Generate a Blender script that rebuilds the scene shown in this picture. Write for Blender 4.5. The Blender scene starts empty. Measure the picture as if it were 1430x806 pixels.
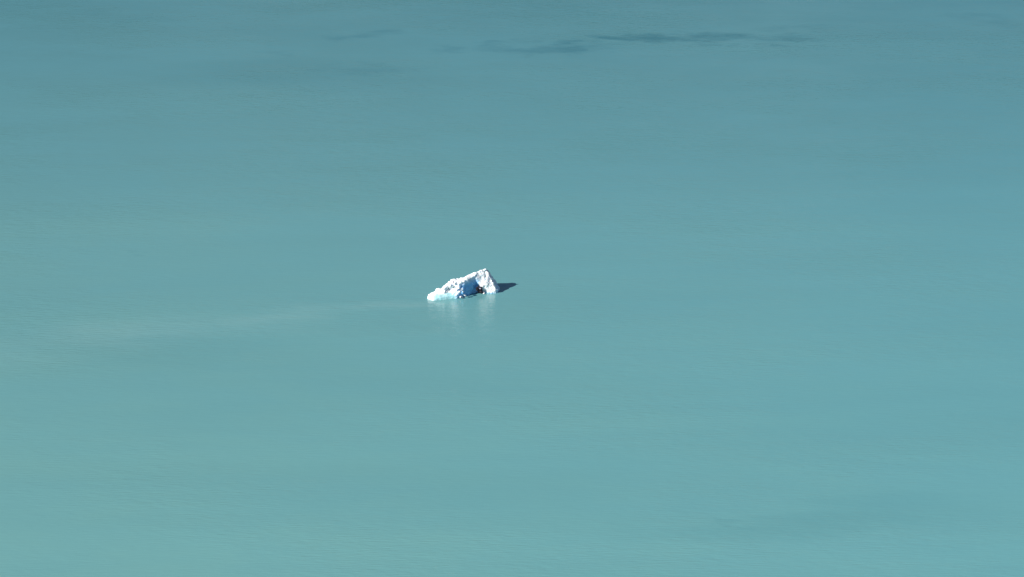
import bpy, bmesh, math, random
from mathutils import Vector, noise, Matrix
random.seed(7)
R = math.radians
scene = bpy.context.scene
C = scene.collection

# ------------------------------------------------------------------ view
PITCH, HEIGHT = R(21.0), 220.0
FPX = 715.0 / math.tan(R(8.0))              # focal length in photo pixels
SLANT = HEIGHT / math.sin(PITCH)
S = SLANT / FPX                              # metres per photo pixel at the iceberg (about 0.12)
cam = bpy.data.cameras.new('camera')
cam.sensor_width = 36; cam.angle = R(16.0)
cam.clip_start = 1; cam.clip_end = 60000
camo = bpy.data.objects.new('camera', cam); C.objects.link(camo)
camo.location = (0, 0, HEIGHT); camo.rotation_euler = (R(90) - PITCH, 0, 0)
scene.camera = camo

def ground(px, py):
    """point on the lake seen at photo pixel (px,py)"""
    u, v = (px - 715) / FPX, (403 - py) / FPX
    d = Vector((u, math.cos(PITCH) + v * math.sin(PITCH), -math.sin(PITCH) + v * math.cos(PITCH)))
    t = HEIGHT / -d.z
    return Vector((d.x * t, d.y * t, 0))

# ------------------------------------------------------------------ light
EL, AZ = R(32), R(25.5)                      # sun to the left and a little behind the viewer
L = Vector((-math.cos(EL) * math.cos(AZ), -math.cos(EL) * math.sin(AZ), math.sin(EL)))
sun = bpy.data.lights.new('sun', 'SUN'); sun.energy = 5.0; sun.angle = R(0.53); sun.color = (1, 0.96, 0.9)
suno = bpy.data.objects.new('sun', sun); C.objects.link(suno)
suno.rotation_euler = L.to_track_quat('Z', 'Y').to_euler()
w = bpy.data.worlds.new('World'); scene.world = w; w.use_nodes = True
nt = w.node_tree
sky = nt.nodes.new('ShaderNodeTexSky'); sky.sky_type = 'NISHITA'; sky.sun_disc = False
sky.sun_elevation = EL; sky.sun_rotation = math.atan2(L.x, L.y)
sky.altitude = 300; sky.air_density = 1.0; sky.dust_density = 0.1; sky.ozone_density = 3.0
bg = nt.nodes['Background']; nt.links.new(sky.outputs[0], bg.inputs[0]); bg.inputs[1].default_value = 0.05
scene.view_settings.view_transform = 'Standard'; scene.view_settings.look = 'None'
scene.view_settings.gamma = 1; scene.view_settings.exposure = 0.45

# ------------------------------------------------------------------ helpers
def tag(o, **k):
    for a, b in k.items(): o[a] = b
    return o

class N:
    """tiny node expression helper"""
    def __init__(s, m):
        m.use_nodes = True; s.t = m.node_tree; s.p = s.t.nodes['Principled BSDF']
        s.co = s.t.nodes.new('ShaderNodeTexCoord').outputs['Object']
    def put(s, sock, v):
        if isinstance(v, bpy.types.NodeSocket): s.t.links.new(v, sock)
        elif isinstance(v, tuple) and len(v) == 3 and sock.type == 'RGBA': sock.default_value = (*v, 1)
        else: sock.default_value = v
    def m(s, op, *a, clamp=False):
        n = s.t.nodes.new('ShaderNodeMath'); n.operation = op; n.use_clamp = clamp
        for i, v in enumerate(a): s.put(n.inputs[i], v)
        return n.outputs[0]
    def map(s, loc=(0, 0, 0), rot=0.0, scale=(1, 1, 1), vec=None):
        n = s.t.nodes.new('ShaderNodeMapping'); n.vector_type = 'TEXTURE'
        s.put(n.inputs['Vector'], vec or s.co); n.inputs['Location'].default_value = loc
        n.inputs['Rotation'].default_value = (0, 0, rot); n.inputs['Scale'].default_value = scale
        return n.outputs[0]
    def noise(s, vec, scale, detail=4, rough=.5, dist=0, color=False):
        n = s.t.nodes.new('ShaderNodeTexNoise'); s.put(n.inputs['Vector'], vec)
        n.inputs['Scale'].default_value = scale; n.inputs['Detail'].default_value = detail
        n.inputs['Roughness'].default_value = rough; n.inputs['Distortion'].default_value = dist
        return n.outputs['Color' if color else 'Fac']
    def ramp(s, v, a, b, c=0., d=1., smooth=True):
        n = s.t.nodes.new('ShaderNodeMapRange'); n.clamp = True
        if smooth: n.interpolation_type = 'SMOOTHSTEP'
        for k, x in zip(('Value', 'From Min', 'From Max', 'To Min', 'To Max'), (v, a, b, c, d)): s.put(n.inputs[k], x)
        return n.outputs[0]
    def mix(s, f, a, b, mode='MIX'):
        n = s.t.nodes.new('ShaderNodeMix'); n.data_type = 'RGBA'; n.blend_type = mode
        s.put(n.inputs[0], f); s.put(n.inputs[6], a); s.put(n.inputs[7], b)
        return n.outputs[2]
    def bump(s, h, strength, dist, normal=None):
        n = s.t.nodes.new('ShaderNodeBump'); s.put(n.inputs['Height'], h)
        n.inputs['Strength'].default_value = strength; n.inputs['Distance'].default_value = dist
        if normal: s.put(n.inputs['Normal'], normal)
        return n.outputs[0]
    def set(s, **k):
        for a, v in k.items(): s.put(s.p.inputs[a.replace('_', ' ')], v)

# ------------------------------------------------------------------ water
wm = bpy.data.materials.new('glacial_water'); n = N(wm)
# slow warp so that streaks have ragged edges
warp = n.noise(n.map(scale=(40, 14, 1)), 1.0, 4, .6, color=True)
vm = n.t.nodes.new('ShaderNodeVectorMath'); vm.operation = 'SUBTRACT'; n.put(vm.inputs[0], warp); vm.inputs[1].default_value = (.5, .5, .5)
v2 = n.t.nodes.new('ShaderNodeVectorMath'); v2.operation = 'MULTIPLY'; n.put(v2.inputs[0], vm.outputs[0]); v2.inputs[1].default_value = (30, 22, 0)
v3 = n.t.nodes.new('ShaderNodeVectorMath'); v3.operation = 'ADD'; n.put(v3.inputs[0], n.co); n.put(v3.inputs[1], v2.outputs[0])
warped = v3.outputs[0]

def streak(x0, y0, x1, y1, wid, hard=0.15, vec=None):
    """long soft patch on the lake between two photo pixels, wid = half width in metres along depth"""
    a, b = ground(x0, y0), ground(x1, y1); c = (a + b) / 2; d = b - a
    mp = n.map((c.x, c.y, 0), math.atan2(d.y, d.x), (d.length / 2, wid, 1), vec or warped)
    g = n.t.nodes.new('ShaderNodeVectorMath'); g.operation = 'LENGTH'; n.put(g.inputs[0], mp)
    return n.ramp(g.outputs['Value'], 1.0, hard, 0, 1)
def smax(lst):
    o = lst[0]
    for q in lst[1:]: o = n.m('MAXIMUM', o, q)
    return o
# ruffled cat's-paw streaks far out, their weaker reflection painted in as darker colour
fine = n.noise(n.map(scale=(17, 4.5, 1), rot=-.03), 1.0, 5, .65)
wb = n.noise(n.map(scale=(16, 9, 1)), 1.0, 5, .62, color=True)
w1 = n.t.nodes.new('ShaderNodeVectorMath'); w1.operation = 'SUBTRACT'; n.put(w1.inputs[0], wb); w1.inputs[1].default_value = (.5, .5, .5)
w2 = n.t.nodes.new('ShaderNodeVectorMath'); w2.operation = 'MULTIPLY'; n.put(w2.inputs[0], w1.outputs[0]); w2.inputs[1].default_value = (40, 26, 0)
w3 = n.t.nodes.new('ShaderNodeVectorMath'); w3.operation = 'ADD'; n.put(w3.inputs[0], n.co); n.put(w3.inputs[1], w2.outputs[0])
rag = w3.outputs[0]
def st(a, b, c, d, wid, k, hard=.1): return n.m('MULTIPLY', streak(a, b, c, d, wid, hard, rag), k)
ruf = smax([st(780, 48, 1130, 54, 4.6, .8), st(800, 48, 980, 53, 6.5, 1.0), st(935, 50, 1060, 49, 5.0, .95), st(1020, 55, 1160, 55, 3.8, .6),
    st(640, 71, 900, 65, 5.0, .62), st(720, 68, 860, 67, 4.0, .8), st(1070, 38, 1190, 42, 4.5, .3), st(590, 70, 680, 72, 3.5, .35),
    st(460, 48, 610, 49, 5, .45), st(400, 97, 600, 97, 6, .3, 0), st(350, 79, 450, 78, 4, .25), st(1320, 35, 1460, 22, 4.5, .3),
    st(980, 728, 1060, 736, 2.0, .16), st(150, 350, 215, 354, 2, .14), st(730, 10, 790, 18, 4, .18), st(80, 20, 330, 26, 5, .14, 0)])
ruf = n.m('MULTIPLY', ruf, n.ramp(fine, .30, .55, .35, 1.0))
# broad faint bands
band = n.noise(n.map(scale=(130, 20, 1), rot=.06), 1.0, 6, .6)
bands = n.ramp(band, .3, .7, 0, 1)
darkband = smax([n.m('MULTIPLY', streak(100, 108, 700, 104, 16, .0), .8), n.m('MULTIPLY', streak(-200, 470, 560, 510, 12, .0), .35),
                 n.m('MULTIPLY', streak(760, 760, 1500, 690, 7, .0), .5), n.m('MULTIPLY', streak(800, 130, 1700, 100, 14, .0), .25)])
# pale meltwater trail drifting off the berg to the left
trail = smax([n.m('MULTIPLY', streak(420, 449, 680, 408, 4.0, .0), 1.0), n.m('MULTIPLY', streak(220, 462, 560, 432, 8, .0), .9),
              n.m('MULTIPLY', streak(-60, 486, 400, 448, 11, .0), .8), n.m('MULTIPLY', streak(-250, 510, 220, 474, 13, .0), .5)])
trail = n.m('MULTIPLY', trail, n.ramp(fine, .3, .65, .6, 1.0))
# silt: milkier and greener close in and to the left, bluer to the right and far out
sep = n.t.nodes.new('ShaderNodeSeparateXYZ'); n.put(sep.inputs[0], warped)
X, Y = sep.outputs[0], sep.outputs[1]
silt = n.ramp(Y, 455, 640, 1, 0, smooth=False)
far_dark = n.ramp(Y, 600, 770, 0, 1, smooth=False)  # less silt far out, plus the dark mountain reflection painted into the colour
right = n.ramp(X, -100, 110, 0, 1)
near_c = n.mix(right, (.163, .370, .350), (.142, .368, .382))
mid_c = n.mix(right, (.127, .309, .318), (.110, .308, .340))
far_c = n.mix(right, (.068, .218, .247), (.058, .210, .250))
col = n.mix(silt, mid_c, near_c); col = n.mix(far_dark, col, far_c)
patch = n.ramp(n.noise(n.map(scale=(26, 13, 1)), 1.0, 5, .6), .35, .65, 0, 1)
col = n.mix(n.m('MULTIPLY', patch, .16), col, (.115, .33, .38))
col = n.mix(n.m('MULTIPLY', bands, .16), col, (.09, .25, .27))
col = n.mix(n.m('MULTIPLY', darkband, .32), col, (.05, .19, .22))
col = n.mix(n.m('MULTIPLY', trail, .22), col, (.30, .48, .46))
col = n.mix(n.m('MULTIPLY', ruf, .85), col, (.035, .16, .20))
# ripples
rp = n.noise(n.map(scale=(2.4, .38, 1), rot=.05), 1.0, 3, .5)
rp2 = n.noise(n.map(scale=(7, 2.6, 1), rot=-.04), 1.0, 4, .6)
gust = n.ramp(n.noise(n.map(scale=(60, 30, 1)), 1.0, 4, .6), .35, .7, .35, 1.0)
h = n.m('MULTIPLY', n.m('ADD', rp, n.m('MULTIPLY', rp2, .65)), gust)
n.set(Base_Color=col, Roughness=n.m('ADD', .135, n.m('MULTIPLY', ruf, .12)), IOR=1.5, Normal=n.bump(h, 1.0, .09))

bm = bmesh.new()
xs = [-15000, -4000, -1000, -300, 300, 1000, 4000, 15000]; ys = [-6000, -1500, 0, 300, 1200, 2500, 6000, 20000]
vs = [[bm.verts.new((x, y, 0)) for x in xs] for y in ys]
for j in range(len(ys) - 1):
    for i in range(len(xs) - 1): bm.faces.new((vs[j][i], vs[j][i + 1], vs[j + 1][i + 1], vs[j + 1][i]))
me = bpy.data.meshes.new('water'); bm.to_mesh(me); bm.free(); me.materials.append(wm)
o = bpy.data.objects.new('water', me); C.objects.link(o); tag(o, kind='structure')

# ------------------------------------------------------------------ mountains round the head of the lake: out of view, shaped for their reflection in the water
mm = bpy.data.materials.new('mountain_rock'); n = N(mm)
geo = n.t.nodes.new('ShaderNodeNewGeometry'); sp = n.t.nodes.new('ShaderNodeSeparateXYZ'); n.put(sp.inputs[0], geo.outputs['Position'])
nn = n.noise(n.map(scale=(300, 300, 300)), 1.0, 8, .65)
tree = n.ramp(n.m('ADD', sp.outputs[2], n.m('MULTIPLY', nn, 500)), 650, 900)
snow = n.ramp(n.m('ADD', sp.outputs[2], n.m('MULTIPLY', nn, 900)), 1900, 2150)
rock = n.mix(nn, (.07, .075, .08), (.18, .17, .16))
c = n.mix(tree, (.035, .06, .035), rock); c = n.mix(snow, c, (.8, .83, .87))
n.set(Base_Color=c, Roughness=.9)
bm = bmesh.new(); NU, NV = 220, 40; grid = []
for j in range(NV + 1):
    row = []
    for i in range(NU + 1):
        a = R(-78) + R(156) * i / NU; t = j / NV
        rad = 4300 + 3600 * t + 350 * noise.noise(Vector((a * 3, 1.7, 0)))
        x, y = math.sin(a) * rad, math.cos(a) * rad
        ridge = 1250 + 420 * noise.noise(Vector((a * 4.0, 5.1, 0))) + 240 * noise.noise(Vector((a * 11, 8.1, 0)))
        prof = math.sin(min(1, t * 1.15) * math.pi / 2) if t < .87 else 1 - (t - .87) * 1.2
        f = noise.hetero_terrain(Vector((x / 900, y / 900, 3)), 1.0, 2.0, 6, .6) * 150 * min(1, t * 3)
        row.append(bm.verts.new((x, y, -12 + ridge * prof + f * (t > 0))))
    grid.append(row)
for j in range(NV):
    for i in range(NU): bm.faces.new((grid[j][i], grid[j][i + 1], grid[j + 1][i + 1], grid[j + 1][i]))
me = bpy.data.meshes.new('mountains'); bm.to_mesh(me); bm.free(); me.materials.append(mm)
o = bpy.data.objects.new('mountains', me); C.objects.link(o); tag(o, kind='structure')

# ------------------------------------------------------------------ iceberg
def ice_mat(name, white, blue, amount, sss=.25):
    m = bpy.data.materials.new(name); n = N(m)
    at = n.t.nodes.new('ShaderNodeAttribute'); at.attribute_name = 'bare_ice_shade'
    a = at.outputs['Fac']
    f1 = n.noise(n.co, 1.1, 6, .6); f2 = n.noise(n.map(scale=(1, 1, .35)), 3.2, 5, .6)
    bare = n.m('ADD', n.m('MULTIPLY', a, amount), n.m('MULTIPLY', n.ramp(f1, .45, .75), .12), clamp=True)
    bare = n.m('MULTIPLY', bare, n.ramp(f2, .2, .55, .75, 1))
    n.set(Base_Color=n.mix(bare, white, blue), Roughness=n.m('SUBTRACT', .62, n.m('MULTIPLY', bare, .35)), IOR=1.31,
          Normal=n.bump(n.noise(n.co, 6, 6, .6), .5, .06))
    n.set(Subsurface_Weight=sss, Subsurface_Scale=.3); n.p.inputs['Subsurface Radius'].default_value = (.4, .8, 1.0)
    return m
ICE = ice_mat('weathered_ice', (.90, .93, .95), (.25, .59, .97), 1.0)
WET = ice_mat('wet_ice', (.88, .93, .95), (.38, .72, .76), 1.0)
dm = bpy.data.materials.new('dirty_hollow_ice'); n = N(dm)  # dirt colour, blackened to paint the darkness of the hollow as well
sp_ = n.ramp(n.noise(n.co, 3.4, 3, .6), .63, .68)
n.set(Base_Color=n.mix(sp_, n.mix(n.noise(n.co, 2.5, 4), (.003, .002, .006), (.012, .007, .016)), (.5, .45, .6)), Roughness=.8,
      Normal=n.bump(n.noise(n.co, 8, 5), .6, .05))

root = bpy.data.objects.new('iceberg', None); C.objects.link(root)
root.location = ground(650, 417); root.empty_display_size = 3
tag(root, label='small white and blue iceberg with a dark hollow, drifting alone on the turquoise lake', category='iceberg')

def hull(bm, pts):
    vs = [bm.verts.new(Vector(p) * S) for p in pts]
    r = bmesh.ops.convex_hull(bm, input=vs)
    bad = [v for v in vs if not v.link_faces]
    if bad: bmesh.ops.delete(bm, geom=bad, context='VERTS')

def lump(bm, c, r, squash=.8, k=14):
    pts = []
    for i in range(k):
        d = Vector((random.gauss(0, 1), random.gauss(0, 1), random.gauss(0, 1))).normalized()
        d.z *= squash; pts.append(Vector(c) + d * r * random.uniform(.7, 1.1))
    hull(bm, pts)

def remeshed(bm, voxel, name):
    me = bpy.data.meshes.new(name); bmesh.ops.triangulate(bm, faces=bm.faces[:]); bm.to_mesh(me); bm.free()
    o = bpy.data.objects.new(name + '_source', me); C.objects.link(o)
    md = o.modifiers.new('r', 'REMESH'); md.mode = 'VOXEL'; md.voxel_size = voxel
    dg = bpy.context.evaluated_depsgraph_get(); dg.update()
    out = bpy.data.meshes.new_from_object(o.evaluated_get(dg)); out.name = name
    bpy.data.objects.remove(o); bpy.data.meshes.remove(me)
    return out

def finish(me, name, mat, disp, bare):
    """rough the surface up and store how much bare (not snow white) ice shows, plus blue painted in as flank shade"""
    cos = [v.co.copy() for v in me.vertices]; nor = [v.normal.copy() for v in me.vertices]
    att = me.attributes.new('bare_ice_shade', 'FLOAT', 'POINT')
    for i, (c, nv) in enumerate(zip(cos, nor)):
        q = c / S
        att.data[i].value = bare(q, nv)
        me.vertices[i].co = c + nv * disp(q, c) * S
    me.materials.append(mat)
    for p in me.polygons: p.use_smooth = True
    o = bpy.data.objects.new(name, me); C.objects.link(o); o.parent = root
    return o

def ss(a, b, x):
    t = max(0, min(1, (x - a) / (b - a))); return t * t * (3 - 2 * t)
def face_d(q):      # distance behind the big fracture face (plan line from the prow to the notch)
    return ((q.x + 8) * 25 - (q.y - 2) * 27) / 36.8

# main mass
bm = bmesh.new()
hull(bm, [(-38,8,-8),(-24,0,-8),(-11,-2,-8),(-8,4,-8),(-5,36,-8),(-34,26,-8),(-31,14,14),(-28,10,11),(-17,17,20),(-22,10,14),(-8,16,22),(-14,4,11),(-10,3,10),(-18,28,15),(-6,30,17)])
hull(bm, [(-13,-2,-8),(-8,2,-8),(19,27,-8),(20,48,-8),(-15,38,-8),(-20,10,-8),
          (-12,3,14),(-10,6,18),(-8,10,21.5),(-8,19,22),(5,16,23),(8,24,26),(18,28,27),(18,31,29),(16,40,22),(-5,32,18)])
hull(bm, [(19,28,-8),(30,22,-8),(42,19,-8),(47,25,-8),(49,44,-8),(38,56,-8),(16,50,-8),
          (17,29,28),(10,24,26.5),(10,23,23),(15.5,24,15),(22,33,30),(26,35,30.6),(29,35,29),(33,31,23),(39,25,12),(42,21,5),(30,24,9),(24,27,19),(31,44,25),(37,38,18),(20,46,20),(46,32,6)])
for i in range(26):     # crumbled crest of the left shoulder
    t = random.random(); x = -38 + 31 * t
    y = 6 + 12 * t + random.uniform(-5, 5) ; z = 10 + 12 * ss(0, .8, t) - abs(random.gauss(0, 2.5))
    lump(bm, (x, y, z), random.uniform(2.4, 4.2))
for x, y, z, r in ((27, 34, 30, 2.2), (31, 33, 25.5, 2), (22, 33, 29, 2.4), (43, 24, 4, 3), (15, 28, 27, 2.2), (36, 27, 16, 2)):
    lump(bm, (x, y, z), r)
me = remeshed(bm, .085, 'body')
def disp(q, c):
    crumb = ss(6, -8, q.x)
    d = 1.5 * noise.fractal(q * .09, .9, 2.1, 4) + .3 * noise.fractal(q * .35 + Vector((9, 2, 4)), .9, 2, 3)
    vd = noise.voronoi(q * .22)[0]
    d += crumb * 2.8 * (.55 - vd[0] * 1.1)
    right = ss(18, 28, q.x)
    d += right * .7 * noise.ridged_multi_fractal(Vector((q.x * .16, q.y * .16, q.z * .06)), .9, 2, 4, 1, 2) - right * .6
    return d
def bare(q, nv):
    f = ss(5, 1, abs(face_d(q))) * ss(-13, -8, q.x) * ss(23, 17, q.x) * ss(25, 14, q.z + 2 * noise.noise(q * .2)) * ss(.75, .3, nv.z)
    flank_shade = ss(40, 44, q.x) * .5 * ss(0, .5, nv.x)  # blue painted on the right flank as shade, where it turns from the sun
    pool = ss(-20, -15, q.x) * ss(2, -2, q.x) * ss(14, 8, q.z + abs(noise.noise(q * .3)) * 8) * .6
    wet = ss(2.0, .3, q.z) * .7
    return max(f, flank_shade, pool, wet)
finish(me, 'body', ICE, disp, bare)

# low wave-washed foot at the left end
bm = bmesh.new()
hull(bm, [(-53,2,-6),(-52,-5,-6),(-44,-10,-6),(-24,-5,-6),(-10,-1,-6),(-8,14,-6),(-48,12,-6),
          (-53,-1,3),(-51,2,5.5),(-45,5,8.5),(-38,7,11),(-44,-8,1.5),(-28,5,10),(-30,-3,3),(-15,1,4),(-12,8,8)])
lump(bm, (-46, 0, 2), 6, .6, 80)
me = remeshed(bm, .085, 'washed_foot')
finish(me, 'washed_foot', WET, lambda q, c: 1.0 * noise.fractal(q * .12, .9, 2, 4),
       lambda q, nv: ss(-48, -40, q.x) * ss(10, 4, q.z + 1.5 * noise.noise(q * .2)) * .9)

# loose blocks frozen onto the front
spots = [(-9,1,15.5,2.4),(-5,2,12.5,2.3),(-3,3,9.5,2.0),(-8,-1,10,2.6),(-7,-1,3.2,2.0),(-4,0,1.2,1.6),(0,3,3.2,1.9),(4,5,1.6,1.4),(-12,-1,6,2.2),(25,18,1.0,1.9),(-2,1,5.6,1.4)]
for x, y, z, r in spots:
    bm = bmesh.new(); lump(bm, (x, y, z), r * 1.1, .8, 9)
    bmesh.ops.triangulate(bm, faces=bm.faces[:]); bmesh.ops.subdivide_edges(bm, edges=bm.edges[:], cuts=2, use_grid_fill=True)
    me = bpy.data.meshes.new('ice_block'); bm.to_mesh(me); bm.free()
    finish(me, 'ice_block', ICE, lambda q, c: .35 * noise.fractal(q * .5, .9, 2, 3), lambda q, nv: 0.0)

# dirt-laden ice in the notch, near-black to paint in the hollow's shade too
bm = bmesh.new()
for i in range(34):
    a = random.uniform(0, 2 * math.pi); rr = math.sqrt(random.random())
    x = 20.8 + 6.2 * rr * math.cos(a); z = 5.6 + 5.2 * rr * math.sin(a)
    y = 19.5 - abs(x - 21) * .1
    lump(bm, (x, y, z), random.uniform(1.2, 2.3), 1)
me = remeshed(bm, .06, 'dark_hollow_debris')
finish(me, 'dark_hollow_debris', dm, lambda q, c: .6 * noise.fractal(q * .4, .9, 2, 4), lambda q, nv: 0.0)
